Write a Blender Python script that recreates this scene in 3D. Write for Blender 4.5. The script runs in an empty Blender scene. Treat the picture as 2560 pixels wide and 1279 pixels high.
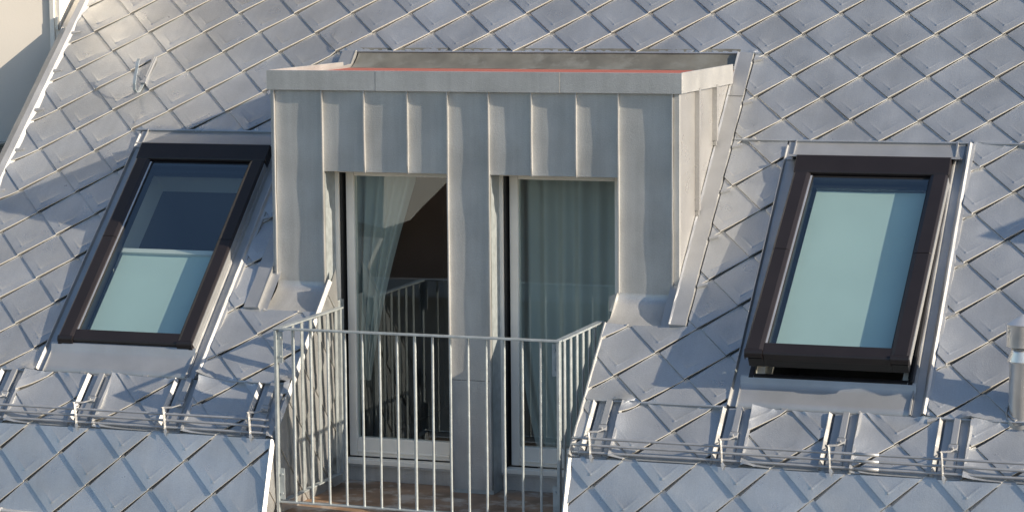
import bpy, math, random
from mathutils import Vector, Matrix, noise
random.seed(7)
sc = bpy.context.scene
# ------------------------------------------------------------------ camera
CAM = Vector((8.4442, -12.9990, 2.7349))
YAW, PIT, ROL, FPX = 0.339818, 0.117592, -0.008213, 6323.14
cam_d = bpy.data.cameras.new('camera'); cam = bpy.data.objects.new('camera', cam_d)
sc.collection.objects.link(cam); sc.camera = cam
cam_d.sensor_width = 36; cam_d.lens = FPX / 2560 * 36; cam_d.clip_end = 2000; cam_d.clip_start = .1
_f = Vector((-math.sin(YAW)*math.cos(PIT), math.cos(YAW)*math.cos(PIT), -math.sin(PIT)))
_r = Vector((math.cos(YAW), math.sin(YAW), 0)); _u = _r.cross(_f)
_R = math.cos(ROL)*_r + math.sin(ROL)*_u; _U = -math.sin(ROL)*_r + math.cos(ROL)*_u
cam.matrix_world = Matrix(((_R.x, _U.x, -_f.x, CAM.x), (_R.y, _U.y, -_f.y, CAM.y), (_R.z, _U.z, -_f.z, CAM.z), (0, 0, 0, 1)))
# ------------------------------------------------------------------ light
SUN = Vector((0.914, -0.141, 0.380)).normalized()
world = bpy.data.worlds.new('World'); sc.world = world; world.use_nodes = True
wn = world.node_tree; bg = wn.nodes['Background']; bg.inputs[1].default_value = .118
sky = wn.nodes.new('ShaderNodeTexSky'); sky.sky_type = 'NISHITA'; sky.sun_disc = False
sky.sun_elevation = math.asin(SUN.z); sky.sun_rotation = math.atan2(SUN.x, SUN.y)
sky.air_density = 1.0; sky.dust_density = .6; sky.ozone_density = 1.3
wn.links.new(sky.outputs[0], bg.inputs[0])
sl = bpy.data.lights.new('sun', 'SUN'); sl.energy = 5.0; sl.angle = math.radians(.5); sl.color = (1, .86, .67)
so = bpy.data.objects.new('sun', sl); sc.collection.objects.link(so)
so.rotation_euler = (-SUN).to_track_quat('-Z', 'Y').to_euler(); so.location = (30, -5, 15)
sc.view_settings.view_transform = 'Standard'; sc.view_settings.look = 'None'
sc.view_settings.exposure = 0.6; sc.view_settings.gamma = 1
# ------------------------------------------------------------------ frames
TH, PH = 0.753443, 1.242122
cT, sT, cP, sP = math.cos(TH), math.sin(TH), math.cos(PH), math.sin(PH)
def RF(u, v, h): return Vector((u, v*cT - h*sT, v*sT + h*cT))       # upper slope: along, up, out
def LF(u, v, h): return Vector((u, v*cP - h*sP, v*sP + h*cP))       # lower slope
def WF(x, y, z): return Vector((x, y, z))
# ------------------------------------------------------------------ mesh helper
class MB:
    def __init__(s): s.v = []; s.f = []; s.sm = []; s.c = []; s.col = (.5, .5, .5, 1); s.mi = []; s.m = 0
    def vert(s, p): s.v.append(tuple(p)); s.c.append(s.col); return len(s.v)-1
    def face(s, idx, smooth=False): s.f.append(tuple(idx)); s.sm.append(smooth); s.mi.append(s.m)
    def poly(s, pts, smooth=False): s.face([s.vert(p) for p in pts], smooth)
    def box(s, F, a0, a1, b0, b1, c0, c1):
        p = [s.vert(F(a, b, c)) for c in (c0, c1) for b in (b0, b1) for a in (a0, a1)]
        for q in ((0,2,3,1), (4,5,7,6), (0,1,5,4), (2,6,7,3), (0,4,6,2), (1,3,7,5)): s.face([p[k] for k in q])
    def prism(s, F, prof, axis, a0, a1, n=1, jit=0, smooth=False):
        """closed outline prof (2-D) swept along an axis of frame F. axis 0: prof=(b,c); 1: (a,c); 2: (a,b)"""
        rings = []
        for k in range(n+1):
            t = a0 + (a1-a0)*k/n; r = []
            for i, (p, q) in enumerate(prof):
                if jit:
                    p += jit*noise.noise(Vector((t*9, i*3.1, 1))); q += jit*noise.noise(Vector((t*9, i*3.1, 7)))
                r.append(s.vert(F(t, p, q) if axis == 0 else F(p, t, q) if axis == 1 else F(p, q, t)))
            rings.append(r)
        m = len(prof)
        for k in range(n):
            for i in range(m):
                s.face((rings[k][i], rings[k][(i+1) % m], rings[k+1][(i+1) % m], rings[k+1][i]), smooth)
        s.face(rings[0][::-1]); s.face(rings[-1])
    def sheet(s, F, prof, axis, a0, a1, n=1, jit=0, smooth=False):
        rings = []
        for k in range(n+1):
            t = a0 + (a1-a0)*k/n; r = []
            for i, (p, q) in enumerate(prof):
                if jit:
                    p += jit*noise.noise(Vector((t*9, i*3.1, 1))); q += jit*noise.noise(Vector((t*9, i*3.1, 7)))
                r.append(s.vert(F(t, p, q) if axis == 0 else F(p, t, q) if axis == 1 else F(p, q, t)))
            rings.append(r)
        for k in range(n):
            for i in range(len(prof)-1):
                s.face((rings[k][i], rings[k][i+1], rings[k+1][i+1], rings[k+1][i]), smooth)
    def tube(s, pts, r, n=10, cap=True):
        pts = [Vector(p) for p in pts]; rings = []; prev = None
        for k, p in enumerate(pts):
            d = (pts[min(k+1, len(pts)-1)] - pts[max(k-1, 0)]).normalized()
            a = prev if prev is not None else (Vector((0, 0, 1)) if abs(d.z) < .9 else Vector((1, 0, 0)))
            a = (a - d*a.dot(d)).normalized(); prev = a; b = d.cross(a)
            rr = r[k] if isinstance(r, (list, tuple)) else r
            rings.append([s.vert(p + (a*math.cos(t) + b*math.sin(t))*rr) for t in [2*math.pi*i/n for i in range(n)]])
        for k in range(len(pts)-1):
            for i in range(n): s.face((rings[k][i], rings[k][(i+1) % n], rings[k+1][(i+1) % n], rings[k+1][i]), True)
        if cap: s.face(rings[0][::-1]); s.face(rings[-1])
    def strap(s, pts, w, t, side):
        """flat bar along pts; side = width direction"""
        pts = [Vector(p) for p in pts]; side = Vector(side).normalized(); rings = []
        for k, p in enumerate(pts):
            d = (pts[min(k+1, len(pts)-1)] - pts[max(k-1, 0)]).normalized(); n_ = d.cross(side).normalized()
            rings.append([s.vert(p + side*a*w/2 + n_*b*t/2) for a, b in ((-1,-1), (1,-1), (1,1), (-1,1))])
        for k in range(len(pts)-1):
            for i in range(4): s.face((rings[k][i], rings[k][(i+1) % 4], rings[k+1][(i+1) % 4], rings[k+1][i]))
        s.face(rings[0][::-1]); s.face(rings[-1])
    def build(s, name, mat, parent=None, bevel=0, colors=False, mat2=None):
        me = bpy.data.meshes.new(name); me.from_pydata(s.v, [], s.f); me.materials.append(mat)
        me.polygons.foreach_set('use_smooth', s.sm)
        if mat2: me.materials.append(mat2); me.polygons.foreach_set('material_index', s.mi)
        if colors:
            ca = me.color_attributes.new('tint', 'FLOAT_COLOR', 'POINT')
            ca.data.foreach_set('color', [x for c in s.c for x in c])
        me.update(); o = bpy.data.objects.new(name, me); sc.collection.objects.link(o)
        if parent is not None: o.parent = parent
        if bevel:
            m = o.modifiers.new('bevel', 'BEVEL'); m.width = bevel; m.segments = 2; m.limit_method = 'ANGLE'; m.angle_limit = .6
            m.harden_normals = False
        return o
def thing(name, label, cat, group=None, kind=None):
    o = bpy.data.objects.new(name, None); sc.collection.objects.link(o); o.empty_display_size = .1
    o['label'] = label; o['category'] = cat
    if group: o['group'] = group
    if kind: o['kind'] = kind
    return o
def tag(o, label, cat=None, group=None):
    o['label'] = label
    if cat: o['category'] = cat
    if group: o['group'] = group
    return o
# ------------------------------------------------------------------ materials
def mat(name, col, rough=.5, metal=0., bump=0., bscale=200., var=0., vscale=3., spec=.5, tint=False, stain=None, stain_scale=6., detail=3, aniso=None, rvar=0., coat=0., grain=0., gscale=140., streak=0.):
    m = bpy.data.materials.new(name); m.use_nodes = True; nt = m.node_tree; N = nt.nodes; Lk = nt.links
    b = N['Principled BSDF']; b.inputs['Roughness'].default_value = rough; b.inputs['Metallic'].default_value = metal
    b.inputs['Specular IOR Level'].default_value = spec
    b.inputs['Coat Weight'].default_value = coat
    tc = N.new('ShaderNodeTexCoord'); cur = None
    rgb = N.new('ShaderNodeRGB'); rgb.outputs[0].default_value = (*col, 1); cur = rgb.outputs[0]
    def mul(a, f_out):
        x = N.new('ShaderNodeMix'); x.data_type = 'RGBA'; x.blend_type = 'MULTIPLY'; x.inputs[0].default_value = 1
        Lk.new(a, x.inputs[6]); Lk.new(f_out, x.inputs[7]); return x.outputs[2]
    if var:
        n = N.new('ShaderNodeTexNoise'); n.inputs['Scale'].default_value = vscale; n.inputs['Detail'].default_value = 5
        Lk.new(tc.outputs['Object'], n.inputs['Vector'])
        r = N.new('ShaderNodeMapRange'); r.inputs[1].default_value = .3; r.inputs[2].default_value = .7
        r.inputs[3].default_value = 1-var; r.inputs[4].default_value = 1+var
        Lk.new(n.outputs[0], r.inputs[0]); cur = mul(cur, r.outputs[0])
    if grain:
        n = N.new('ShaderNodeTexNoise'); n.inputs['Scale'].default_value = gscale; n.inputs['Detail'].default_value = 2
        Lk.new(tc.outputs['Object'], n.inputs['Vector'])
        r = N.new('ShaderNodeMapRange'); r.inputs[1].default_value = .25; r.inputs[2].default_value = .75
        r.inputs[3].default_value = 1-grain; r.inputs[4].default_value = 1+grain
        Lk.new(n.outputs[0], r.inputs[0]); cur = mul(cur, r.outputs[0])
    if streak:     # rain run-off streaks down the slope
        mp = N.new('ShaderNodeMapping'); mp.inputs['Scale'].default_value = (26, 1.6, 1.6)
        n = N.new('ShaderNodeTexNoise'); n.inputs['Scale'].default_value = 1; n.inputs['Detail'].default_value = 4
        Lk.new(tc.outputs['Object'], mp.inputs[0]); Lk.new(mp.outputs[0], n.inputs['Vector'])
        r = N.new('ShaderNodeMapRange'); r.inputs[1].default_value = .35; r.inputs[2].default_value = .7
        r.inputs[3].default_value = 1+streak*.5; r.inputs[4].default_value = 1-streak
        Lk.new(n.outputs[0], r.inputs[0]); cur = mul(cur, r.outputs[0])
    if rvar:
        n = N.new('ShaderNodeTexNoise'); n.inputs['Scale'].default_value = 7; n.inputs['Detail'].default_value = 6
        Lk.new(tc.outputs['Object'], n.inputs['Vector'])
        r = N.new('ShaderNodeMapRange'); r.inputs[1].default_value = .3; r.inputs[2].default_value = .7
        r.inputs[3].default_value = rough-rvar; r.inputs[4].default_value = rough+rvar
        Lk.new(n.outputs[0], r.inputs[0]); Lk.new(r.outputs[0], b.inputs['Roughness'])
    if tint:
        a = N.new('ShaderNodeVertexColor'); a.layer_name = 'tint'
        r = N.new('ShaderNodeMapRange'); r.inputs[3].default_value = 0; r.inputs[4].default_value = 2
        Lk.new(a.outputs[0], r.inputs[0]); cur = mul(cur, r.outputs[0])
    if stain:
        n = N.new('ShaderNodeTexNoise'); n.inputs['Scale'].default_value = stain_scale; n.inputs['Detail'].default_value = 8; n.inputs['Roughness'].default_value = .65
        Lk.new(tc.outputs['Object'], n.inputs['Vector'])
        r = N.new('ShaderNodeMapRange'); r.inputs[1].default_value = .5; r.inputs[2].default_value = .62
        Lk.new(n.outputs[0], r.inputs[0])
        x = N.new('ShaderNodeMix'); x.data_type = 'RGBA'; x.inputs[7].default_value = (*stain, 1)
        Lk.new(r.outputs[0], x.inputs[0]); Lk.new(cur, x.inputs[6]); cur = x.outputs[2]
    Lk.new(cur, b.inputs['Base Color'])
    if bump:
        n = N.new('ShaderNodeTexNoise'); n.inputs['Scale'].default_value = bscale; n.inputs['Detail'].default_value = detail
        Lk.new(tc.outputs['Object'], n.inputs['Vector'])
        bp = N.new('ShaderNodeBump'); bp.inputs['Strength'].default_value = bump; bp.inputs['Distance'].default_value = .002
        Lk.new(n.outputs[0], bp.inputs['Height']); Lk.new(bp.outputs[0], b.inputs['Normal'])
    return m
M = {}
M['tile'] = mat('coated shingle metal', (.505, .515, .52), .34, .66, .7, 130, .12, 3.0, tint=True, rvar=.08, grain=.07, streak=.035)
M['sunlit_lip'] = mat('folded shingle edge with painted sunlight', (.74, .72, .68), .38, .25)  # lighter than the shingle metal, paints the sunlit line along the folded edges
M['sheet'] = mat('stucco embossed metal', (.50, .50, .495), .40, .55, .7, 150, .09, 5, rvar=.07, grain=.07, streak=.07)
M['cheek'] = mat('bright cheek sheet', (.47, .465, .46), .30, .58, .4, 150, .08, 4, rvar=.05, grain=.05)
M['flash'] = mat('folded flashing metal', (.43, .435, .44), .42, .6, .5, 140, .08, 6, rvar=.06)
M['galv'] = mat('galvanised steel', (.42, .46, .475), .42, .45, .2, 120, .16, 22)
M['steel'] = mat('brushed stainless', (.72, .71, .70), .30, .7, .05, 80, .10, 9)
M['guard'] = mat('grey coated pipe', (.42, .43, .45), .38, .5, 0, 0, .1, 20)
M['dark'] = mat('dark bronze aluminium', (.022, .018, .019), .34, .2, .04, 60, .1, 6)
M['rubber'] = mat('black rubber gasket', (.012, .012, .013), .5)
M['white'] = mat('white painted frame', (.90, .85, .77), .4, 0, 0, 0, .05, 5)
M['lining'] = mat('white window lining', (.70, .69, .66), .55)
M['blind'] = mat('pale fabric blind', (.52, .61, .59), .8, 0, .25, 400, .04, 3)
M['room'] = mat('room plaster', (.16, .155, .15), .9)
M['curtain'] = mat('sheer curtain fabric', (.50, .52, .495), .9, 0, .2, 500, .05, 4)
M['red'] = mat('red mineral roofing felt', (.36, .10, .075), .95, 0, .8, 260, .25, 90)
M['lead'] = mat('weathered zinc', (.185, .18, .155), .5, .3, .1, 60, .2, 7, stain=(.24, .24, .215), stain_scale=5)
M['floor'] = mat('rusty wet balcony sheet', (.25, .155, .095), .45, 0, .3, 60, .45, 6, stain=(.46, .41, .36), stain_scale=5)
M['plaster'] = mat('cream plaster', (.62, .585, .535), .9, 0, .25, 90, .03, 2)
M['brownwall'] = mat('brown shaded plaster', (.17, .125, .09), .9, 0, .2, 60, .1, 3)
M['stone'] = mat('mossy concrete coping', (.45, .44, .39), .9, 0, .4, 40, .3, 9, stain=(.22, .26, .22), stain_scale=12)
M['ground'] = mat('street asphalt', (.22, .215, .205), .9, 0, .2, 5, .2, .3)
M['facade'] = mat('opposite facade plaster', (.36, .34, .31), .9, 0, 0, 0, .1, .5)
M['oldroof'] = mat('brown clay roof', (.10, .07, .055), .85, 0, .3, 6, .25, 1.5)
M['pane_far'] = mat('far window glass', (.03, .035, .045), .1)
def glass(name, tint, extra=1.0):
    m = bpy.data.materials.new(name); m.use_nodes = True; nt = m.node_tree; N = nt.nodes; N.clear(); Lk = nt.links
    o = N.new('ShaderNodeOutputMaterial'); mx = N.new('ShaderNodeMixShader'); t = N.new('ShaderNodeBsdfTransparent'); g = N.new('ShaderNodeBsdfGlossy')
    t.inputs[0].default_value = (*tint, 1); g.inputs['Roughness'].default_value = .008; g.inputs[0].default_value = (.85, .94, 1, 1)
    ge = N.new('ShaderNodeNewGeometry'); dt = N.new('ShaderNodeVectorMath'); dt.operation = 'DOT_PRODUCT'
    Lk.new(ge.outputs['Incoming'], dt.inputs[0]); Lk.new(ge.outputs['Normal'], dt.inputs[1])
    def ma(op, a, b_=None, clamp=False):
        x = N.new('ShaderNodeMath'); x.operation = op; x.use_clamp = clamp
        for i_, q in enumerate((a, b_)):
            if q is None: continue
            if isinstance(q, (int, float)): x.inputs[i_].default_value = q
            else: Lk.new(q, x.inputs[i_])
        return x.outputs[0]
    c1 = ma('SUBTRACT', 1.0, ma('ABSOLUTE', dt.outputs['Value'])); p5 = ma('POWER', c1, 5.0)
    refl = ma('MULTIPLY', ma('ADD', ma('MULTIPLY', p5, .92), .055), 1.35*extra, True)
    tc = N.new('ShaderNodeTexCoord'); n = N.new('ShaderNodeTexNoise'); n.inputs['Scale'].default_value = 1.6
    bp = N.new('ShaderNodeBump'); bp.inputs['Strength'].default_value = .05; bp.inputs['Distance'].default_value = .004
    Lk.new(tc.outputs['Object'], n.inputs['Vector']); Lk.new(n.outputs[0], bp.inputs['Height']); Lk.new(bp.outputs[0], g.inputs['Normal'])
    Lk.new(refl, mx.inputs[0]); Lk.new(t.outputs[0], mx.inputs[1]); Lk.new(g.outputs[0], mx.inputs[2])
    Lk.new(mx.outputs[0], o.inputs[0]); return m
M['glass'] = glass('door glass', (.80, .88, .87), 1.5)
M['skyglass'] = glass('roof window glass', (.86, .95, .93), 2.4)
# ------------------------------------------------------------------ shingles
S, SV, VO = .205, .18045, .14
VT1, VT2, VT3 = 2.14*SV, 13.14*SV, 17.14*SV        # the three straight seams: .386, 2.371, 3.093
GAP = .028
RISES = [(-.15, 0, 4.4, .036, .085), (1.795, VT1, VT2, .030, .08), (6.095, VT1, VT2, .030, .08), (4.66, .93, VT3, .010, .035), (4.19, 0, .93, .022, .05)]
BRK_L = [.535, 1.127, 1.709, 2.254]; BRK_R = [4.302, 5.045, 5.635, 6.233, 6.83]
for f_ in BRK_L + BRK_R: RISES.append((f_+.10, 0, VT1, .050, .065))
def nz(x, y, z=0): return noise.noise(Vector((x, y, z)))
def hup(u, v):
    h = .0022*nz(u*2.6, v*2.6, 3) + .0008*nz(u*9, v*9, 5)
    for u0, v0, v1, a, w in RISES:
        if u >= u0-.03 and u < u0+.4 and v0-.02 <= v <= v1+.02:
            h += a*math.exp(-max(u-u0, 0)/w)*(.62+.65*nz(v*6, u0*3, 2))
    if v >= VT1-1e-4: h += .010*math.exp(-(v-VT1)/.12)
    if v >= VT3-1e-4 and 1.79 < u < 4.7: h += .012*math.exp(-(v-VT3)/.15)
    elif v >= VT2-1e-4 and (u < 1.9 and u > .62 or u > 4.66): h += .010*math.exp(-(v-VT2)/.12)
    return h
def hlow(u, v): return .002*nz(u*2.6, v*2.6, 9) + .0008*nz(u*9, v*9, 15)
def clip(poly, planes):
    for a, b, c in planes:      # keep a*x+b*y>=c
        out = []
        for k in range(len(poly)):
            p, q = poly[k-1], poly[k]; dp, dq = a*p[0]+b*p[1]-c, a*q[0]+b*q[1]-c
            if (dp >= 0) != (dq >= 0):
                t = dp/(dp-dq); out.append(tuple(p[i]+(q[i]-p[i])*t for i in range(3)))
            if dq >= 0: out.append(q)
        poly = out
        if len(poly) < 3: return []
    return poly
def rect(u0, u1, v0, v1): return [(1, 0, u0), (-1, 0, -u1), (0, 1, v0), (0, -1, -v1)]
rt_cache = {}
def shingles(mb, F, zone, hfun, i0, i1, j0, j1, n=6, bottom=None, tiltk=1.0, s_=S, sv=SV, vo=VO, jb=18, u_off=0):
    A = .0200*tiltk
    for j in range(j0, j1+1):
        for i in range(i0, i1+1):
            if (i+j) % 2: continue
            tu, tv = u_off + i*s_, (j+jb+vo)*sv
            key = (i, j, jb)
            if key not in rt_cache:
                rt_cache[key] = (random.gauss(0, .005), random.gauss(0, .005), random.gauss(0, .03), random.random())
            ta, tb, tc_, rr = rt_cache[key]
            P0, P1, P2, P3 = (0, 0), (s_-.002, sv), (GAP/2, 2*sv+.015), (-s_+GAP, sv)
            def loc(a, b):
                x = (1-a)*(1-b)*P0[0] + a*(1-b)*P1[0] + a*b*P2[0] + (1-a)*b*P3[0]
                y = (1-a)*(1-b)*P0[1] + a*(1-b)*P1[1] + a*b*P2[1] + (1-a)*b*P3[1]
                return x, y
            # quick reject
            bb = clip([(tu+p[0], tv+p[1], 0) for p in (P0, P1, P2, P3)], zone)
            if not bb: continue
            if jb == 0: ta = tb = 0
            def hh(u, v, a, b):
                y = v - tv; edge = min(a, b)
                h = .002 + A*(1-y/(2*sv)) + hfun(u, v) + ta*(u-tu) + tb*(y-sv)
                h -= .0012*max(0, 1-edge/.03)          # rolled lower edges
                # stamped V crease
                for p, q in ((a, b), (b, a)):
                    if .17 < p < .72:
                        w = (q-.19)/.018; k = 1-(p-.17)/.55 if p > .3 else 1
                        h += .0032*k*math.exp(-w*w)
                return h
            mb.col = (.5+tc_*.5,)*3 + (1,)
            g = [0, .03] + [.03+(.97)*k/n for k in range(1, n+1)]
            g = sorted(set([x for x in g if not .1 < x < .28] + [.15, .168, .19, .212, .23]))
            idx = {}
            def put(p):
                k = (round(p[0], 5), round(p[1], 5))
                if k not in idx: idx[k] = mb.vert(F(p[0], p[1], p[2]))
                return idx[k]
            G = {}
            for ia, a in enumerate(g):
                for ib, b in enumerate(g):
                    x, y = loc(a, b); u, v = tu+x, tv+y; G[ia, ib] = (u, v, hh(u, v, a, b))
            m = len(g)-1
            for ia in range(m):
                for ib in range(m):
                    q = clip([G[ia, ib], G[ia+1, ib], G[ia+1, ib+1], G[ia, ib+1]], zone)
                    if q:
                        ks = []
                        for p in q:
                            k = put(p)
                            if k not in ks: ks.append(k)
                        if len(ks) > 2: mb.face(ks, True)
            th = .0120*tiltk
            def skirt(p, q, sx, thk=th):
                seg = clip([p, q, q], zone) or clip([p, q, (q[0]+1e-7, q[1]+1e-7, q[2])], zone)
                if len(seg) < 2: return
                p, q = seg[0], max(seg, key=lambda s__: (s__[0]-seg[0][0])**2+(s__[1]-seg[0][1])**2)
                if (p[0]-q[0])**2+(p[1]-q[1])**2 < 1e-8: return
                ox, oy, dz = .0042*sx, -.0042, .0046
                P2_, Q2_ = (p[0]+ox, p[1]+oy, p[2]-dz), (q[0]+ox, q[1]+oy, q[2]-dz)
                if clip([P2_, P2_], zone) == []: P2_ = (p[0], p[1], p[2]-dz); Q2_ = (q[0], q[1], q[2]-dz)
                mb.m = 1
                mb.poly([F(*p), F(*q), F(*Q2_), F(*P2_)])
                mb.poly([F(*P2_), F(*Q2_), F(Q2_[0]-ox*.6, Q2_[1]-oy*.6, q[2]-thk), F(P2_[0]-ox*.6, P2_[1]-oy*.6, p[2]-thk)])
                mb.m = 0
            for k in range(m): skirt(G[k, 0], G[k+1, 0], 1); skirt(G[0, k], G[0, k+1], -1)
            if bottom is not None and tv < bottom < tv+2*sv:
                # straight folded lower edge where a course is cut
                y = bottom-tv; un = []
                cs = clip([(tu+p[0], tv+p[1], 0) for p in (P0, P1, P2, P3)], [(0, 1, bottom-1e-6), (0, -1, -bottom-1e-4)] + zone)
                if cs:
                    ua, ub = min(c[0] for c in cs), max(c[0] for c in cs); K = 5
                    for k in range(K):
                        x0, x1 = ua+(ub-ua)*k/K, ua+(ub-ua)*(k+1)/K
                        def H(x): return .002 + A*(1-y/(2*sv)) + hfun(x, bottom) + ta*(x-tu) + tb*(y-sv)
                        mb.poly([F(x0, bottom, H(x0)), F(x1, bottom, H(x1)), F(x1, bottom+.001, H(x1)-.018), F(x0, bottom+.001, H(x0)-.018)])
house = thing('mansard_roof', 'large grey metal mansard roof clad in diamond shaped shingles', 'roof')
UL, UR = -.17, 7.45
up = MB()
Z = [  # (zone, bottom seam)
 (rect(UL, .69, VT1, 4.3), VT1), (rect(.69, 1.795, VT2, 4.3), VT2), (rect(1.795, 1.90, VT1, 4.3), VT1),
 (rect(1.90, 2.385, VT1, .935), VT1), (rect(1.90, 4.66, VT3, 4.3), VT3),
 (rect(4.18, 4.66, VT1, .935), VT1), (rect(4.66, 4.99, VT1, VT2), VT1), (rect(4.66, UR, VT2, 4.3), VT2),
 (rect(6.095, UR, VT1, VT2), VT1)]
for z, b in Z: shingles(up, RF, z, hup, -2, 37, -19, 6, bottom=b)
lowz = []
def band(u0, u1, brs):
    x = u0
    for b in brs:
        if b-.07 > x: lowz.append((x, b-.07))
        x = b+.10
    if x < u1: lowz.append((x, u1))
band(UL, 2.385, BRK_L); band(4.18, UR, BRK_R)
for a, b in lowz: shingles(up, RF, rect(a, b, .001, VT1), hup, -2, 37, -21, -14, bottom=None)
up.build('upper_slope', M['tile'], house, colors=True, mat2=M['sunlit_lip'])
lo = MB()
for a, b in ((UL, 2.385), (4.18, UR)):
    shingles(lo, LF, rect(a, b, -.9, .001), hlow, -2, 37, -25, -18, tiltk=1.15)
lo.build('lower_slope', M['tile'], house, colors=True, mat2=M['sunlit_lip'])
# deck under the shingles
dk = MB()
def flat(F, u0, u1, v0, v1, h): dk.poly([F(u0, v0, h), F(u1, v0, h), F(u1, v1, h), F(u0, v1, h)])
for u0, u1, v0, v1 in ((-.25, .78, 0, 4.3), (.78, 1.70, 0, .6), (.78, 1.70, 2.2, 4.3), (1.70, 2.0, 0, 4.3), (2.0, 2.385, 0, .93), (2.0, 4.55, 2.95, 4.3),
                       (4.18, 4.55, 0, .93), (4.55, 5.08, 0, 4.3), (5.08, 6.0, 0, .6), (5.08, 6.0, 2.2, 4.3), (6.0, 12.5, 0, 4.3)):
    flat(RF, u0, u1, v0, v1, -.012)
for u0, u1 in ((-.25, 2.385), (4.18, 12.5)): flat(LF, u0, u1, -3.2, 0, -.012)
flat(LF, 2.385, 4.18, -3.2, -.62, -.012)
dk.poly([(-.25, 5.1, 2.9), (12.5, 5.1, 2.9), (12.5, 5.1, -3), (-.25, 5.1, -3)])
dk.poly([RF(-.25, 4.3, -.012), RF(12.5, 4.3, -.012), (12.5, 5.1, 2.9), (-.25, 5.1, 2.9)])
dk.build('roof_deck', M['flash'], house)
# verge, knick and cut edges
vg = MB()
prof = [(-.135, .012), (-.156, .050), (-.190, .066), (-.262, .024), (-.262, -.12), (-.19, -.05)]
vg.prism(RF, prof, 1, 0, 4.3, 50, .0016)
vg.prism(LF, prof, 1, -.9, 0, 12, .003)
vg.build('verge_strip', M['flash'], house)
kn = MB()
for a, b in ((UL, 2.385), (4.18, UR)):
    kn.sheet(WF, [(.030, .034), (.004, .014), (-.006, -.003), (-.010, -.018)], 0, a, b, 24, .002, True)
kn.build('knick_fold', M['tile'], house, colors=True)
def curve_strip(mb, F, u0, u1, v0, v1, n, w, hgt, jit=.0012):
    """raised folded strip, bright slope facing +u"""
    mb.prism(F, [(u0, .0), (u0+.006, hgt), (u0+.014, hgt+.002), (u1, .010), (u1, 0)], 1, v0, v1, n, jit)
ce = MB()
curve_strip(ce, RF, 2.372, 2.402, .0, 1.17, 30, 0, .030); curve_strip(ce, LF, 2.372, 2.402, -.9, 0, 16, 0, .026)
curve_strip(ce, RF, 4.165, 4.195, .0, .93, 30, 0, .036); curve_strip(ce, LF, 4.165, 4.195, -.9, 0, 16, 0, .034)
ce.build('recess_edge_strip', M['flash'], house)
# straight folded hems where the courses are cut
for VT, segs in ((VT1, ((-.13, .70), (1.80, 2.37), (4.19, 4.99), (6.10, 7.45))), (VT2, ((.66, 1.78), (4.67, 7.45))), (VT3, ((1.88, 4.70),))):
    for a, b in segs:
        hm = MB(); rings = []; n = max(3, int((b-a)/.1))
        for k in range(n+1):
            u = a+(b-a)*k/n; o = .0012*nz(u*4, VT*7)
            rings.append([hm.vert(RF(u, VT+p, q+o)) for p, q in ((-.004, .002), (-.006, .027), (.003, .0295), (.006, .010))])
        for k in range(n):
            for i in range(3): hm.face((rings[k][i], rings[k][i+1], rings[k+1][i+1], rings[k+1][i]))
        hm.build('course_hem', M['tile'], house, colors=True)
# tabs hooked over the shingle edges beside the strips
tb_ = MB()
def tab(u, v, e=0):
    tb_.poly([RF(u, v, .030+e), RF(u+.05, v+.022, .026+e*.6), RF(u+.056, v+.036, .022+e*.5), RF(u+.05, v+.042, .024+e*.6), RF(u, v+.02, .032+e)])
    tb_.poly([RF(u, v, .030+e), RF(u+.05, v+.022, .026+e*.6), RF(u+.05, v+.020, .012), RF(u, v-.002, .012)])
for k in range(-9, 4): tab(-.150, (2*k+18.14)*SV-.045, .012)
for k in range(-8, -2):
    tab(1.80, (2*k+18.14)*SV+.16); tab(6.10, (2*k+18.14)*SV-.035)
for k in range(-6, 0): tab(4.662, (2*k+1+18.14)*SV-.07)
tb_.build('shingle_clips', M['flash'], house)
# ------------------------------------------------------------------ recess side walls and floor
wallL = MB()
def CL(y, z, h): return Vector((2.385+h, y, z))
planes = [(1, 0, -.16), (-1, 0, -.93), (0, 1, -.46)]
planes += [(sT, -cT, -.004), (sP, -cP, .004)]     # stay below both slopes
shingles(wallL, CL, planes, lambda u, v: .0008*nz(u*3, v*3, 4), -3, 8, -8, 10, n=6, s_=.19, sv=.19, vo=0, jb=0)
wallL.build('recess_side_wall', M['tile'], house, colors=True, mat2=M['sunlit_lip'])
wr = MB()
wr.poly([(2.380, -.2, -.6), (2.380, .93, -.6), (2.380, .93, .86), (2.380, 0, 0)])
wr.poly([(4.185, -.2, -.6), (4.185, .93, -.6), (4.185, .93, .86), (4.185, 0, 0)])
wr.build('recess_wall_backing', M['sheet'], house)
gp = MB()
gp.poly([RF(1.99, .93, .012), RF(2.05, .93, .012), RF(2.05, 1.27, .012), RF(1.99, 1.27, .012)])
gp.build('foot_flashing', M['flash'], house); gp = MB()
gp.poly([RF(4.50, .93, .012), RF(4.56, .93, .012), RF(4.56, 1.27, .012), RF(4.50, 1.27, .012)])
gp.build('foot_flashing', M['flash'], house)
fl = MB(); fl.box(WF, 2.36, 4.20, -.16, 1.12, -.47, -.44)
fl.build('balcony_floor', M['floor'], house)
fe = MB(); fe.box(WF, 2.36, 4.20, -.20, -.162, -.62, -.425); fe.build('balcony_kerb', M['sheet'], house, .003)
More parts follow.
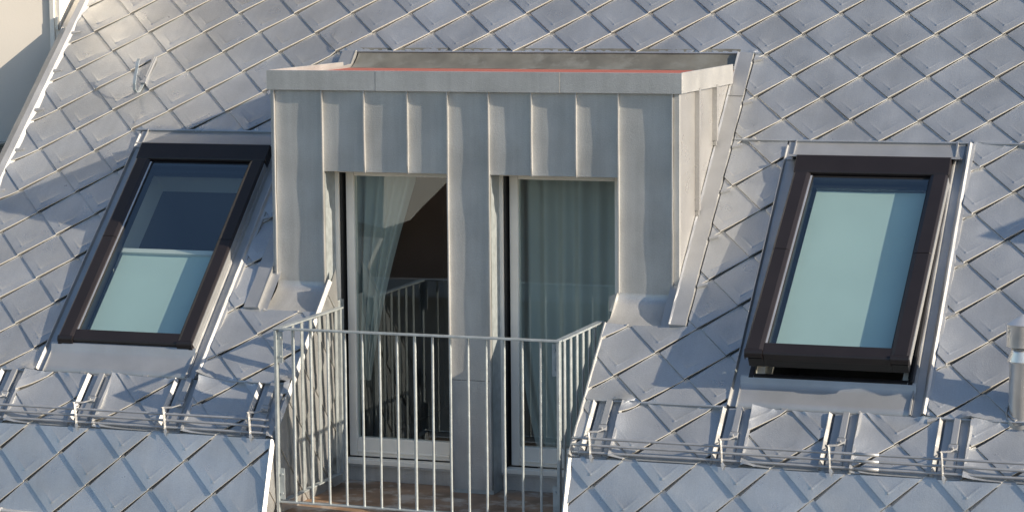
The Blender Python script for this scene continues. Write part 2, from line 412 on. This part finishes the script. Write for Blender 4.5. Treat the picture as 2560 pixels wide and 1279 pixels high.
# ------------------------------------------------------------------ dormer
def pull(mb, F_, x0, x1, z0, z1, nz_=10, seed=0, amp=.012):
    """a slightly dished cladding panel on the front (y .900) turned up towards its left seam"""
    xs = [0, .006, .014, .024, .038, .056, .08, .12, .5*(x1-x0), (x1-x0)-.04, (x1-x0)-.015, (x1-x0)]
    xs = [x for x in xs if x <= x1-x0]; rows = []
    for k in range(nz_+1):
        z = z0+(z1-z0)*k/nz_; r = []
        for d in xs:
            a = amp*(.6+.8*nz(z*4+seed, seed*5.3, 1))
            y = .900 - a*math.exp(-d/.022) - .004*math.exp(-((x1-x0)-d)/.02) + .0035*nz((x0+d)*6, z*4, 8)
            r.append(mb.vert(F_(x0+d, y, z)))
        rows.append(r)
    for k in range(nz_):
        for i in range(len(xs)-1): mb.face((rows[k][i], rows[k][i+1], rows[k+1][i+1], rows[k+1][i]), True)
def make_dormer(dx, label, detail=True):
    D = thing('dormer', label, 'dormer', None)
    def F(x, y, z): return Vector((x+dx, y, z))
    fc = MB()
    heads = [(2.338, 2.61), (2.61, 2.887), (2.887, 3.137)], [(3.397, 3.662), (3.662, 3.935), (3.935, 4.19)]
    pull(fc, F, 2.030, 2.338, .80, 1.96, 14, 1); pull(fc, F, 4.19, 4.515, .80, 1.96, 14, 9)
    pull(fc, F, 3.140, 3.397, -.415, .24, 8, 5); pull(fc, F, 3.140, 3.397, .243, 1.96, 18, 5)
    for g in heads:
        for k, (a, b) in enumerate(g):
            pull(fc, F, a, b, 1.468, 1.96, 8, a*7)
            fc.poly([F(a, .900, 1.468), F(b, .900, 1.468), F(b, .93, 1.466), F(a, .93, 1.466)])
    def seam(x, z0, z1, d=.026, w=.007):
        n = 10; rings = []
        for k in range(n+1):
            z = z0+(z1-z0)*k/n; o = .0022*nz(z*5, x*9, 0); dd = d
            if k == 0 and abs(z0-1.462) < .01: dd = d*.4; o -= .004
            rings.append([fc.vert(F(x-w/2+o, .902, z)), fc.vert(F(x-w/2+o, .900-dd, z)), fc.vert(F(x+w/2+o, .900-dd, z)), fc.vert(F(x+w/2+o, .902, z))])
        for k in range(n):
            for i in range(3): fc.face((rings[k][i], rings[k][i+1], rings[k+1][i+1], rings[k+1][i]))
        fc.face(rings[0])
    for x, z0 in ((2.024, .80), (2.338, 1.0), (2.61, 1.462), (2.887, 1.462), (3.140, -.415), (3.397, 1.3), (3.662, 1.462), (3.935, 1.462), (4.19, .80), (4.512, .80)):
        seam(x, z0, 1.957)
    seam(2.338, .74, 1.0); seam(3.397, -.41, 1.3)
    # left corner return and right corner post
    fc.box(F, 1.998, 2.021, .893, .93, .80, 1.957); fc.box(F, 4.519, 4.549, .893, .93, .76, 1.957)
    # curved aprons at the foot of the outer piers
    for a, b, ex in ((2.028, 2.338, .055), (4.18, 4.515, .035)):
        rows = []
        pf = [(.900, .80), (.898, .775), (.885, .752), (.865, .733), (.80, .688), (.74, .662), (.672, .640)]
        nn = 10
        for k, (y, z) in enumerate(pf):
            t = max(0, k-2)/4; r = []
            for i in range(nn+1):
                x = a+(b+ex*t*(a < 3)-a)*i/nn
                e = .014*math.exp(-(x-a)/.03)
                r.append(fc.vert(F(x, y-e*.7-.003*nz(x*8, z*9, 2), z+e*.7)))
            rows.append(r)
        for k in range(len(pf)-1):
            for i in range(nn): fc.face((rows[k][i], rows[k][i+1], rows[k+1][i+1], rows[k+1][i]), True)
        for i in range(nn):
            p, q = fc.v[rows[-1][i]], fc.v[rows[-1][i+1]]
            fc.poly([p, q, (q[0], q[1]+.004, q[2]-.02), (p[0], p[1]+.004, p[2]-.02)])
        tn = sT/cT
        for sd in (0, -1):
            for k in range(len(pf)-1):
                p, q = fc.v[rows[k][sd]], fc.v[rows[k+1][sd]]
                fc.poly([p, q, (q[0], q[1], min(q[2], q[1]*tn-.01)), (p[0], p[1], min(p[2], p[1]*tn-.01))])
    fc.build('front_cladding', M['sheet'], D)
    # cheeks
    for X_, s in ((2.0, -1), (4.548, 1)):
        ck = MB(); xo = X_
        ck.poly([F(xo, .90, .80), F(xo, 2.2, 2.03), F(xo, 2.2, 2.06), F(xo, .90, 1.99)] if s < 0 else [F(xo, .90, .78), F(xo, 2.2, 2.03), F(xo, 2.2, 2.06), F(xo, .90, 1.99)])
        if s > 0:
            for y, z0 in ((1.255, 1.255), (1.653, 1.635)):
                ck.box(F, xo+.001, xo+.027, y-.018, y+.018, z0, 1.97)
                ck.box(F, xo+.001, xo+.020, y-.010, y+.010, z0-.03, z0-.002)
        ck.build('cheek', M['cheek'], D)
    # fascia
    fa = MB()
    for a, b, e in ((1.985, 2.690, 0), (2.692, 3.842, .001), (3.844, 4.572, 0)):
        fa.box(F, a, b, .868-e, .892, 1.953-e, 2.071)
    fa.box(F, 4.560, 4.572, .893, 2.03, 1.955, 2.074); fa.box(F, 1.985, 1.995, .893, 2.02, 1.955, 2.072)
    fa.build('fascia', M['sheet'], D, .0015)
    rf_ = MB(); rf_.poly([F(1.996, .893, 2.028), F(4.559, .893, 2.028), F(4.559, 2.2, 2.032), F(1.996, 2.2, 2.032)]); rf_.build('roof_felt', M['red'], D)
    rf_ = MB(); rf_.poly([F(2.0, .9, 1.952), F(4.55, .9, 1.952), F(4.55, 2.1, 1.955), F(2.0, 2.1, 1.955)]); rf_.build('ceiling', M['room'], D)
    bk = MB()
    bk.sheet(lambda a, b, c: F(a, b, c), [(2.09, 2.0325), (2.13, 2.040), (2.17, 2.060), (2.215, 2.098), (2.265, 2.155)], 0, 2.01, 4.56, 30, .004, True)
    bk.build('back_flashing', M['lead'], D)
    # strips where the cheeks meet the roof
    st = MB()
    R2 = lambda u, v, h: RF(u+dx, v, h)
    st.prism(R2, [(4.552, 0), (4.552, .040), (4.563, .034), (4.65, .030), (4.654, .004)], 1, .935, 3.09, 30, .0025)
    st.box(R2, 4.556, 4.653, 2.72, 2.724, .030, .037); st.build('cheek_flashing', M['flash'], D); st = MB()
    st.prism(R2, [(1.998, 0), (1.998, .040), (1.985, .034), (1.90, .030), (1.896, .004)], 1, .935, 3.09, 30, .0025)
    st.build('cheek_flashing', M['flash'], D)
    if detail:
        jb = MB()
        # galvanised corner posts in the reveals
        jb.box(F, 2.362, 2.392, .893, .899, -.47, .71); jb.box(F, 2.386, 2.392, .899, 1.04, -.47, .68)
        jb.poly([F(2.343, .901, .66), F(2.343, 1.06, .66), F(2.343, 1.06, 1.468), F(2.343, .901, 1.468)])
        jb.poly([F(2.346, .905, .60), F(2.385, .905, .60), F(2.385, .905, .70), F(2.346, .905, .80)])
        jb.poly([F(3.402, .901, -.44), F(3.402, 1.06, -.44), F(3.402, 1.06, 1.468), F(3.402, .901, 1.468)])
        jb.poly([F(4.186, .901, -.44), F(4.186, 1.06, -.44), F(4.186, 1.06, 1.468), F(4.186, .901, 1.468)])
        jb.poly([F(3.139, .901, -.44), F(3.139, 1.06, -.44), F(3.139, 1.06, 1.468), F(3.139, .901, 1.468)])
        jb.poly([F(3.139, .905, -.44), F(3.402, .905, -.44), F(3.402, .905, -.41), F(3.139, .905, -.41)])
        jb.build('reveal_trim', M['galv'], D)
        cr = MB()     # crimped corner pieces where the pier feet meet the recess
        cr.poly([F(2.338, .88, .80), F(2.372, .865, .74), F(2.362, .85, .66), F(2.335, .86, .70)])
        cr.poly([F(2.372, .865, .74), F(2.385, .87, .745), F(2.372, .85, .66), F(2.362, .85, .66)])
        cr.build('corner_crimp', M['flash'], D); cr = MB()
        cr.poly([F(4.18, .88, .80), F(4.128, .90, .775), F(4.125, .905, .69), F(4.17, .87, .69)])
        cr.build('corner_crimp', M['flash'], D)
        sw = MB()
        for a, b in ((2.34, 3.138), (3.403, 4.186)):
            sw.box(F, a, b, 1.055, 1.10, -.44, -.352); sw.box(F, a, b, 1.035, 1.10, -.350, -.336)
        sw.build('sill_upstand', M['sheet'], D, .002)
        for ox, tilt in ((0, 0), (1.055, 0)):
            # balcony door: outer frame, sash, pane
            d = MB()
            x0, x1 = 2.338+ox, 3.137+ox-.003
            if ox: x1 = 4.184
            d.box(F, x0+.004, x0+.030, 1.045, 1.10, -.335, 1.462); d.box(F, x1-.03, x1, 1.045, 1.10, -.335, 1.462)
            d.box(F, x0+.031, x1-.031, 1.045, 1.10, 1.450, 1.462); d.box(F, x0+.031, x1-.031, 1.030, 1.10, -.335, -.305)
            o = d.build('balcony_door', M['white'], D, .003)
            g = MB(); g.box(F, x0+.0305, x0+.036, 1.06, 1.16, -.304, 1.449); g.build('gasket', M['rubber'], o)
            s = MB(); a0, a1 = x0+.048, x1-.034
            s.box(F, a0, a0+.052, 1.112, 1.17, -.30, 1.446); s.box(F, a1-.055, a1, 1.112, 1.17, -.30, 1.446)
            s.box(F, a0+.053, a1-.056, 1.112, 1.17, 1.425, 1.446); s.box(F, a0+.053, a1-.056, 1.112, 1.17, -.30, -.185)
            s.box(F, a0+.053, a1-.056, 1.100, 1.1115, -.275, -.262)
            s.build('sash', M['white'], o, .004)
            s = MB(); s.poly([F(a0+.05, 1.135, -.187), F(a1-.053, 1.135, -.187), F(a1-.053, 1.135, 1.427), F(a0+.05, 1.135, 1.427)]); s.build('glass_pane', M['glass'], o)
    else:
        jb = MB(); jb.box(F, 2.34, 3.14, 1.0, 1.05, -.4, 1.47); jb.box(F, 3.4, 4.19, 1.0, 1.05, -.4, 1.47); jb.build('balcony_door', M['glass'], D)
    return D
make_dormer(0, 'flat roofed grey metal dormer with two tall glazed balcony doors between the roof windows', True)
make_dormer(6.42, 'matching metal dormer beyond the right hand end of the picture', False)
# room behind the doors
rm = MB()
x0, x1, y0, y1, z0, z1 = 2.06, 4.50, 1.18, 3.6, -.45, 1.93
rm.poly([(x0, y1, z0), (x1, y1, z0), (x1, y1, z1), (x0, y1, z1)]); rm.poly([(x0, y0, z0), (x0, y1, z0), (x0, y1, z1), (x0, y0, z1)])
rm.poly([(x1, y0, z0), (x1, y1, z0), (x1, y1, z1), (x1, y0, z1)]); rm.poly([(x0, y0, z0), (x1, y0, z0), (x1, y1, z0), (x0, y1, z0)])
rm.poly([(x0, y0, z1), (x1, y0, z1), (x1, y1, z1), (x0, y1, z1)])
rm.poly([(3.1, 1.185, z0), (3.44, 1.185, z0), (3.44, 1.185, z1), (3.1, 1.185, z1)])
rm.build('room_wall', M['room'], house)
def curtain(label, fx0, fx1, z0, z1, n, y=1.25, amp=.018, freq=60):
    c = MB(); nzv = 24; rows = []
    for k in range(nzv+1):
        z = z0+(z1-z0)*k/nzv; a, b = fx0(z), fx1(z); r = []
        for i in range(n+1):
            t = i/n; x = a+(b-a)*t
            r.append(c.vert((x, y + amp*math.sin(t*freq) + .5*amp*math.sin(t*freq*.43+1) + .006*nz(x*5, z*2), z)))
        rows.append(r)
    for k in range(nzv):
        for i in range(n): c.face((rows[k][i], rows[k][i+1], rows[k+1][i+1], rows[k+1][i]), True)
    o = c.build('curtain', M['curtain']); tag(o, label, 'curtain', 'curtains behind the balcony doors'); return o
def cx1(z):
    t = max(0, min(1, (z+.1)/1.5)); return 2.45 + .34*t**1.5
curtain('narrow pale curtain drawn aside behind the left balcony door', lambda z: 2.40, cx1, .15, 1.50, 60, freq=26)
curtain('wide grey green curtain covering the whole right balcony door', lambda z: 3.44+.12*max(0, min(1, (.45-z)/.7))**1.3, lambda z: 4.20, -.40, 1.50, 150, freq=44)
# ------------------------------------------------------------------ roof windows
def roof_window(dx, label, blind_to, open_deg):
    D = thing('roof_window', label, 'roof window', 'roof windows set in the shingles')
    F = lambda u, v, h: RF(u+dx, v, h)
    # flashing
    f = MB()
    f.prism(F, [(.690, 0), (.692, .030), (.697, .031), (.706, .014), (.775, .011), (.784, .011), (.784, 0)], 1, .40, 2.33, 24, .0015)
    f.prism(F, [(1.694, 0), (1.694, .03), (1.702, .03), (1.710, .012), (1.752, .010), (1.768, .044), (1.776, .046), (1.788, .034), (1.803, .030), (1.804, 0)], 1, .395, 2.36, 30, .0018)
    f.sheet(F, [(.388, .000), (.389, .016), (.44, .017), (.52, .020), (.555, .030), (.575, .050), (.590, .052)], 0, .742, 1.712, 16, .0004, True)
    f.box(F, .742, .746, .39, .585, .016, .026); f.box(F, 1.708, 1.712, .39, .585, .016, .026)
    f.sheet(F, [(2.185, .088), (2.20, .090), (2.215, .050), (2.25, .028), (2.375, .014)], 0, .735, 1.745, 16, .001, True)
    f.box(F, .70, .74, 2.22, 2.36, .014, .020); f.box(F, .742, .747, 2.22, 2.37, .018, .032); f.box(F, 1.700, 1.705, 2.2, 2.37, .018, .032)
    for u_ in (1.0, 1.42): f.box(F, u_, u_+.03, .386, .40, .017, .021)
    f.build('flashing', M['flash'], D)
    fr = MB()   # fixed outer frame
    a, b, c, d = .785, 1.693, .575, 2.185
    fr.box(F, a, a+.028, c, d, -.02, .052); fr.box(F, b-.028, b, c, d, -.02, .052)
    fr.box(F, a+.029, b-.029, c, c+.035, -.02, .045); fr.box(F, a+.029, b-.029, d-.06, d, -.02, .06)
    fr.build('frame', M['dark'], D, .003)
    li = MB()   # white lining of the opening
    for A_, B_ in (((a+.03, c+.036), (b-.03, c+.036)), ((a+.03, d-.061), (b-.03, d-.061)), ((a+.03, c+.036), (a+.03, d-.061)), ((b-.03, c+.036), (b-.03, d-.061))):
        li.poly([F(*A_, .03), F(*B_, .03), F(*B_, -.30), F(*A_, -.30)])
    li.box(F, a+.03, a+.07, c+.037, d-.065, -.05, .0); li.box(F, b-.07, b-.03, c+.037, d-.065, -.05, .0)
    li.build('lining', M['lining'], D)
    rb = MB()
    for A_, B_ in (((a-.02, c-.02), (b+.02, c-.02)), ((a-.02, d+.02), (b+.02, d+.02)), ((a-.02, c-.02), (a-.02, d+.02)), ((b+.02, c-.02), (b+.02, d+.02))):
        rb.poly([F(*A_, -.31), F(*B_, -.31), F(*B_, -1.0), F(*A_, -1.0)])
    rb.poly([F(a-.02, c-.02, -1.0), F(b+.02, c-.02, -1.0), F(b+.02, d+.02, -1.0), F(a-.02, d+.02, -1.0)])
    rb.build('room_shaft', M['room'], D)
    # head cover
    hc = MB()
    hc.prism(F, [(2.065, .052), (2.065, .082), (2.075, .088), (2.19, .096), (2.198, .088), (2.198, .052)], 0, .785, 1.693, 1)
    hc.build('head_cover', M['dark'], D, .004)
    # swinging sash
    th = math.radians(open_deg); pv, ph = 2.06, .062
    def G(u, v, h):
        r = v-pv; return F(u, pv + r*math.cos(th) + h*math.sin(th)*1.0, ph - r*math.sin(th) + h*math.cos(th))
    sh = MB()
    for s, (A_, B_) in ((0, (.788, .888)), (1, (1.590, 1.690))):
        for v0, v1, e in ((.615, 1.408, 0), (1.410, 2.062, .001)):
            pr = [(A_, -.035), (A_, .018), (A_+.012, .026+e), (B_-.02, .026+e), (B_, .016), (B_, -.035)]
            if s: pr = [(A_, -.035), (A_, .018), (A_+.02, .026+e), (B_-.012, .026+e), (B_, .018), (B_, -.035)]
            sh.prism(G, pr, 1, v0, v1, 1)
        # rounded foot of each side cover
        n = 8
        for k in range(n):
            t0, t1 = math.pi/2*k/n, math.pi/2*(k+1)/n
            p0, p1 = (.614-.034*math.sin(t0), -.010+.036*math.cos(t0)), (.614-.034*math.sin(t1), -.010+.036*math.cos(t1))
            sh.poly([G(A_, *p0), G(B_, *p0), G(B_, *p1), G(A_, *p1)], True)
        for X_ in (A_, B_):
            sh.poly([G(X_, .614, -.035)] + [G(X_, .614-.034*math.sin(math.pi/2*k/n), -.010+.036*math.cos(math.pi/2*k/n)) for k in range(n+1)] + [G(X_, .582, -.035)])
    sh.prism(G, [(.592, -.035), (.592, .008), (.602, .016), (.672, .018), (.678, .006), (.678, -.035)], 0, .889, 1.589, 1)
    o = sh.build('sash', M['dark'], D, .002)
    il = MB()   # pale inner edge of the side covers, rubber lines
    il.box(G, .889, .900, .679, 2.05, -.035, .010); il.build('glazing_bead', M['steel'], o)
    rl = MB(); rl.box(G, .901, .906, .679, 2.05, -.035, .008); rl.box(G, 1.582, 1.589, .679, 2.05, -.035, .008); rl.box(G, .907, 1.581, 2.025, 2.06, -.035, .000)
    rl.build('rubber_seal', M['rubber'], o)
    il = MB(); il.box(G, 1.6905, 1.6945, .60, 2.05, -.035, .012); il.build('edge_highlight', M['flash'], o)  # pale strip added as a painted sun highlight on the dark cover's edge
    gl = MB(); gl.poly([G(.9065, .679, .001), G(1.5815, .679, .001), G(1.5815, 2.045, .001), G(.9065, 2.045, .001)]); gl.build('glass_pane', M['skyglass'], D)
    un = MB()
    for q in ((.80, .885, .60, 2.05), (1.593, 1.68, .60, 2.05)): un.box(G, *q, -.095, -.036)
    un.box(G, .886, 1.592, .60, .672, -.095, -.036); un.box(G, .886, 1.592, 2.0, 2.05, -.075, -.036)
    un.build('inner_sash', M['rubber'], o)
    # blind under the glass
    bl = MB(); n = 8; rows = []
    for k in range(n+1):
        v = .695+(blind_to-.695)*k/n
        rows.append([bl.vert(G(.925+(1.573-.925)*i/8, v, -.066-.003*math.sin(math.pi*i/8))) for i in range(9)])
    for k in range(n):
        for i in range(8): bl.face((rows[k][i], rows[k][i+1], rows[k+1][i+1], rows[k+1][i]), True)
    b_ = bl.build('blind', M['blind'], D)
    bb = MB(); bb.box(G, .925, 1.575, blind_to, blind_to+.032, -.068, -.045); bb.box(G, .99, 1.50, .698, .712, -.062, -.05)
    bb.build('blind_bar', M['lining'], b_)
    if open_deg > 1:
        ar = MB(); ar.strap([F(b-.02, .62, .05), G(b-.02, 1.25, -.05)], .02, .008, (1, 0, 0)); ar.strap([F(a+.02, .62, .05), G(a+.02, 1.25, -.05)], .02, .008, (1, 0, 0))
        ar.box(F, a+.03, b-.03, c+.002, c+.012, .046, .058)
        ar.build('stay_arm', M['rubber'], D)
        hb = MB(); hb.box(F, b-.012, b+.0005, c+.01, d-.10, .053, .075); hb.build('side_seal', M['rubber'], D)
    return D
roof_window(0, 'closed dark framed roof window left of the dormer with its blind half drawn', 1.34, 0)
roof_window(4.30, 'tilted open dark framed roof window right of the dormer with its blind fully drawn', 2.0, 6.2)
# ------------------------------------------------------------------ snow guards
def snow_guard(u0, u1, brs, label, couplers=()):
    D = thing('snow_guard', label, 'snow guard', 'snow guards above the knick of the roof')
    for z in (.115, .0775, .037):
        p = MB(); pts = [(u0+(u1-u0)*k/40, -.002+.0004*nz(k*.7, z*50), z+.0005*nz(k*.5, z*90, 3)) for k in range(41)]
        p.tube(pts, .0078, 10)
        for c in couplers: p.tube([(c, -.002, z), (c+.13, -.002, z)], .0093, 12)
        p.build('pipe', M['guard'], D)
    for b in brs:
        k = MB()
        k.strap([(b, .000, .005), (b-.004, -.014, .02), (b-.008, -.014, .10), (b-.012, -.014, .150), (b-.016, -.020, .158)], .017, .005, (.35, .94, 0))
        k.strap([(b-.016, -.012, .154), (b+.03, .02, .152), (b+.055, .09, .158)], .016, .005, (0, 1, .4))
        k.poly([(b-.008, -.026, .02), (b+.004, -.030, -.014), (b+.014, -.022, .018), (b+.002, -.018, .035)])
        k.build('bracket', M['flash'], D, .001)
        c = MB()
        c.box(RF, b+.008, b+.044, .215, .385, .012, .036); c.box(RF, b+.002, b+.050, .175, .214, .012, .034)
        c.box(RF, b+.014, b+.030, .176, .19, .034, .050)
        c.build('clip_cover', M['flash'], D, .003)
        t = MB()  # folded trough carrying the bracket
        t.prism(RF, [(b-.078, .0), (b-.073, .030), (b-.068, .031), (b-.054, .012), (b-.050, 0)], 1, .012, .383, 10, .004)
        t.sheet(RF, [(b-.038, .010), (b+.0, .011), (b+.05, .010), (b+.085, .010), (b+.100, .030)], 1, .0, .39, 6, .002)
        t.prism(RF, [(b+.088, .008), (b+.100, .046), (b+.112, .040), (b+.106, .02)], 1, .012, .385, 12, .006)
        t.prism(RF, [(b-.006, .010), (b+.0, .020), (b+.05, .020), (b+.056, .010)], 1, .012, .22, 3, .001)
        t.build('base_trough', M['flash'], D)
    return D
snow_guard(-.15, 2.365, BRK_L, 'three pipe snow guard below the closed roof window at left')
snow_guard(4.19, 7.4, BRK_R, 'three pipe snow guard below the tilted open roof window at right', (5.76,))
eb = MB(); eb.tube([LF(-.2, -.50, .03), LF(1.3, -.53, .03)], .012, 10)
eb.tube([LF(.695, -.515, .03), LF(.71, -.515, .03)], .018, 10)
eb.strap([LF(.70, -.53, .0), LF(.70, -.515, .03)], .02, .006, (1, 0, 0))
tag(eb.build('guard_pipe', M['guard']), 'short grey pipe end low at the bottom left corner of the roof', 'pipe')
# ------------------------------------------------------------------ balcony railing
D = thing('balcony_railing', 'galvanised steel balcony railing with thin upright bars in front of the doors', 'railing')
XL, XR, YF, ZT, ZB = 2.419, 4.116, 0.0, .650, -.352
r = MB(); r.box(WF, XL-.012, XR+.012, YF-.022, YF+.022, ZT-.010, ZT); r.build('top_rail', M['galv'], D, .002)
r = MB(); r.box(WF, XL-.010, XL+.030, YF+.0225, .905, ZT-.010, ZT+.0005); r.build('top_rail', M['galv'], D, .002)
r = MB(); r.box(WF, XR-.022, XR+.018, YF+.0225, .78, ZT-.010, ZT+.0005); r.build('top_rail', M['galv'], D, .002)
ZBf = lambda x: -.352
r = MB(); r.box(WF, XL, XR, YF-.018, YF+.018, ZB-.008, ZB+.002); r.build('bottom_rail', M['galv'], D, .002)
r = MB(); r.box(WF, XL-.005, XL+.033, YF+.0185, .86, ZB-.010, ZB-.002); r.build('bottom_rail', M['galv'], D, .002)
r = MB(); r.box(WF, XR-.030, XR+.008, YF+.0185, .86, ZB-.010, ZB-.002); r.build('bottom_rail', M['galv'], D, .002)
for x, z0 in ((XL, -.62), (XR, -.62)):
    p = MB(); p.box(WF, x-.008, x+.008, -.020, .020, z0, ZT-.011); p.box(WF, x-.006, x+.0, .0205, .045, ZT-.20, ZT-.03) ; p.build('post', M['galv'], D, .0015)
    for zz in (ZT-.11, ZB+.10):
        b = MB(); s_ = 1 if x < 3 else -1
        b.box(WF, x+s_*.009, x+s_*.038, -.004, .004, zz-.09, zz+.09)
        for q in (-.055, .055): b.tube([(x+s_*.024, -.004, zz+q), (x+s_*.024, -.011, zz+q)], .008, 8)
        b.build('fixing_plate', M['galv'], D)
def bar(x, y, zb=ZB, w=.0078, twist=0):
    b = MB(); n = 6
    b.tube([(x+.0015*nz(x*9, k*.4), y, zb+.002+(ZT-.011-zb)*k/n) for k in range(n+1)], w, 8, False); b.build('baluster', M['galv'], D)
for k in range(1, 16): bar(XL+(XR-XL)*k/16, 0, w=.0098 if k == 8 else .0078)
def fbar(x, y, zb=ZB):
    b = MB(); b.box(WF, x-.0028, x+.0028, y-.017, y+.017, zb-.001, ZT-.011); b.build('baluster', M['galv'], D)
for k in range(1, 7): fbar(2.434, .07+.125*k)
for k in range(1, 7): fbar(XR-.004, .112*k)
for z in (.52, .10, -.30):
    b = MB(); b.box(WF, 2.393, 2.425, .885, .892, z-.02, z+.025); b.tube([(2.41, .884, z), (2.41, .876, z)], .008, 8); b.build('wall_bracket', M['galv'], D)
b = MB(); b.box(WF, 2.426, 2.446, .862, .884, ZB-.06, ZT); b.build('post', M['galv'], D, .001)
# ------------------------------------------------------------------ roof hook
D = thing('roof_hook', 'curved metal ladder hook standing out of the shingles above the closed roof window', 'roof hook')
h = MB()
pts = [(2.86, .024), (2.76, .022), (2.705, .030), (2.675, .052), (2.672, .08), (2.70, .110), (2.745, .135), (2.79, .152), (2.83, .172), (2.862, .176)]
h.strap([RF(.552, v, z) for v, z in pts], .022, .006, (1, 0, 0)); h.build('hook_arm', M['galv'], D, .001)
h = MB(); h.box(RF, .545, .572, 2.80, 3.02, .016, .036); h.box(RF, .551, .563, 2.83, 3.02, .036, .041); h.build('cover_strip', M['flash'], D, .003)
h = MB(); h.box(RF, .538, .578, 2.775, 2.799, .014, .040); h.build('clamp', M['flash'], D, .002)
# ------------------------------------------------------------------ vent pipe
D = thing('vent_pipe', 'shiny stainless vent pipe with a conical cap at the right edge', 'vent pipe')
def lathe(prof, cx, cy, n=36):
    m = MB(); rings = [[m.vert((cx+r*math.cos(2*math.pi*i/n), cy+r*math.sin(2*math.pi*i/n), z)) for i in range(n)] for r, z in prof]
    for k in range(len(prof)-1):
        for i in range(n): m.face((rings[k][i], rings[k][(i+1) % n], rings[k+1][(i+1) % n], rings[k+1][i]), True)
    return m
cx, cy = 6.583, .335
o = lathe([(.068, .16), (.068, .585), (.080, .592), (.080, .600), (.062, .645), (.062, .655), (.060, .656), (.060, .70)], cx, cy).build('pipe_body', M['steel'], D)
o.data.polygons.foreach_set('use_smooth', [True]*len(o.data.polygons))
m = lathe([(.084, .675), (.086, .676), (.086, .792), (.0865, .793), (.092, .795), (.045, .825), (.002, .845)], cx, cy)
m.f = m.f[:]; o = m.build('cap', M['steel'], D); mod = o.modifiers.new('e', 'EDGE_SPLIT'); mod.split_angle = .5
m = MB(); n = 32; r0 = [m.vert(RF(cx+.072*math.cos(2*math.pi*i/n), .452+.10*math.sin(2*math.pi*i/n), .035)) for i in range(n)]
r1 = [m.vert(RF(cx+.083*math.cos(2*math.pi*i/n), .452+.112*math.sin(2*math.pi*i/n), .014)) for i in range(n)]
for i in range(n): m.face((r0[i], r0[(i+1) % n], r1[(i+1) % n], r1[i]), True)
m.build('collar', M['flash'], D)
# ------------------------------------------------------------------ neighbouring house at left
D = thing('neighbouring_house', 'cream plastered wall of the next house beyond the left edge of the roof', 'building')
w = MB()
_c, _s = math.cos(math.radians(15)), math.sin(math.radians(15))
NF = lambda a, b, c: Vector((-.372+a*_c-b*_s, 2.45+a*_s+b*_c, c))
w.box(NF, -9, 0, 0, .3, -12, 4.5)
w.build('wall', M['plaster'], D)
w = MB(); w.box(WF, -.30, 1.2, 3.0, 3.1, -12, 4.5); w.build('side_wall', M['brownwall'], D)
f = MB(); f.box(WF, -.371, -.335, 2.425, 2.74, 0, 4.4); f.box(WF, -.334, -.296, 2.44, 2.74, 0, 4.4); fo = f.build('window_frame', M['white'], D, .004)
h = MB(); h.box(WF, -.322, -.300, 2.415, 2.439, 2.26, 2.35); h.build('hinge', M['steel'], fo, .002)
w = MB(); w.box(WF, -3, -.66, 2.05, 2.449, .2, 1.42); w.box(WF, -3, -.63, 2.02, 2.449, 1.42, 1.49); w.build('parapet', M['stone'], D, .01)
# ------------------------------------------------------------------ surroundings seen only in reflections
g = MB(); g.poly([(-300, -300, -14), (300, -300, -14), (300, 300, -14), (-300, 300, -14)])
o = g.build('ground', M['ground']); o['kind'] = 'structure'
D = thing('opposite_house', 'brown roofed house across the street mirrored in the balcony door glass', 'building')
w = MB(); w.box(WF, -40, 30, -42, -26, -14, -2.9); w.build('wall', M['facade'], D)
w = MB(); w.prism(WF, [(-25.5, -2.9), (-34, 3.2), (-42.5, -2.9)], 0, -40.5, 30.5); w.build('roof', M['oldroof'], D)
w = MB(); GP = [(-8.368, -25.632, -1.0), (-8.398, -25.602, -1.97), (-8.035, -25.965, -1.856), (-7.35, -26.65, -.98), (-7.35, -26.65, -.5), (-8.3, -25.7, -.5)]
w.poly(GP); w.poly([(x-1.2, y-1.2, z) for x, y, z in GP])
for k in range(len(GP)):
    p, q = GP[k-1], GP[k]; w.poly([p, q, (q[0]-1.2, q[1]-1.2, q[2]), (p[0]-1.2, p[1]-1.2, p[2])])
w.build('dormer', M['plaster'], D)
w = MB(); w.prism(WF, [(-25.4, -2.75), (-25.2, -2.75), (-25.9, -2.2), (-26.1, -2.2)], 0, -40.6, -8.6); w.build('eaves_strip', M['facade'], D)
w = MB(); w.box(WF, -41, 31, -25.4, -25.2, -3.1, -2.8); w.build('gutter', M['guard'], D)
for k in range(14):
    for zz in (-5.5, -9, -12.5):
        w = MB(); w.box(WF, -38+k*4.8, -36.6+k*4.8, -26.0, -25.95, zz-1, zz+1); w.build('window', M['pane_far'], D)
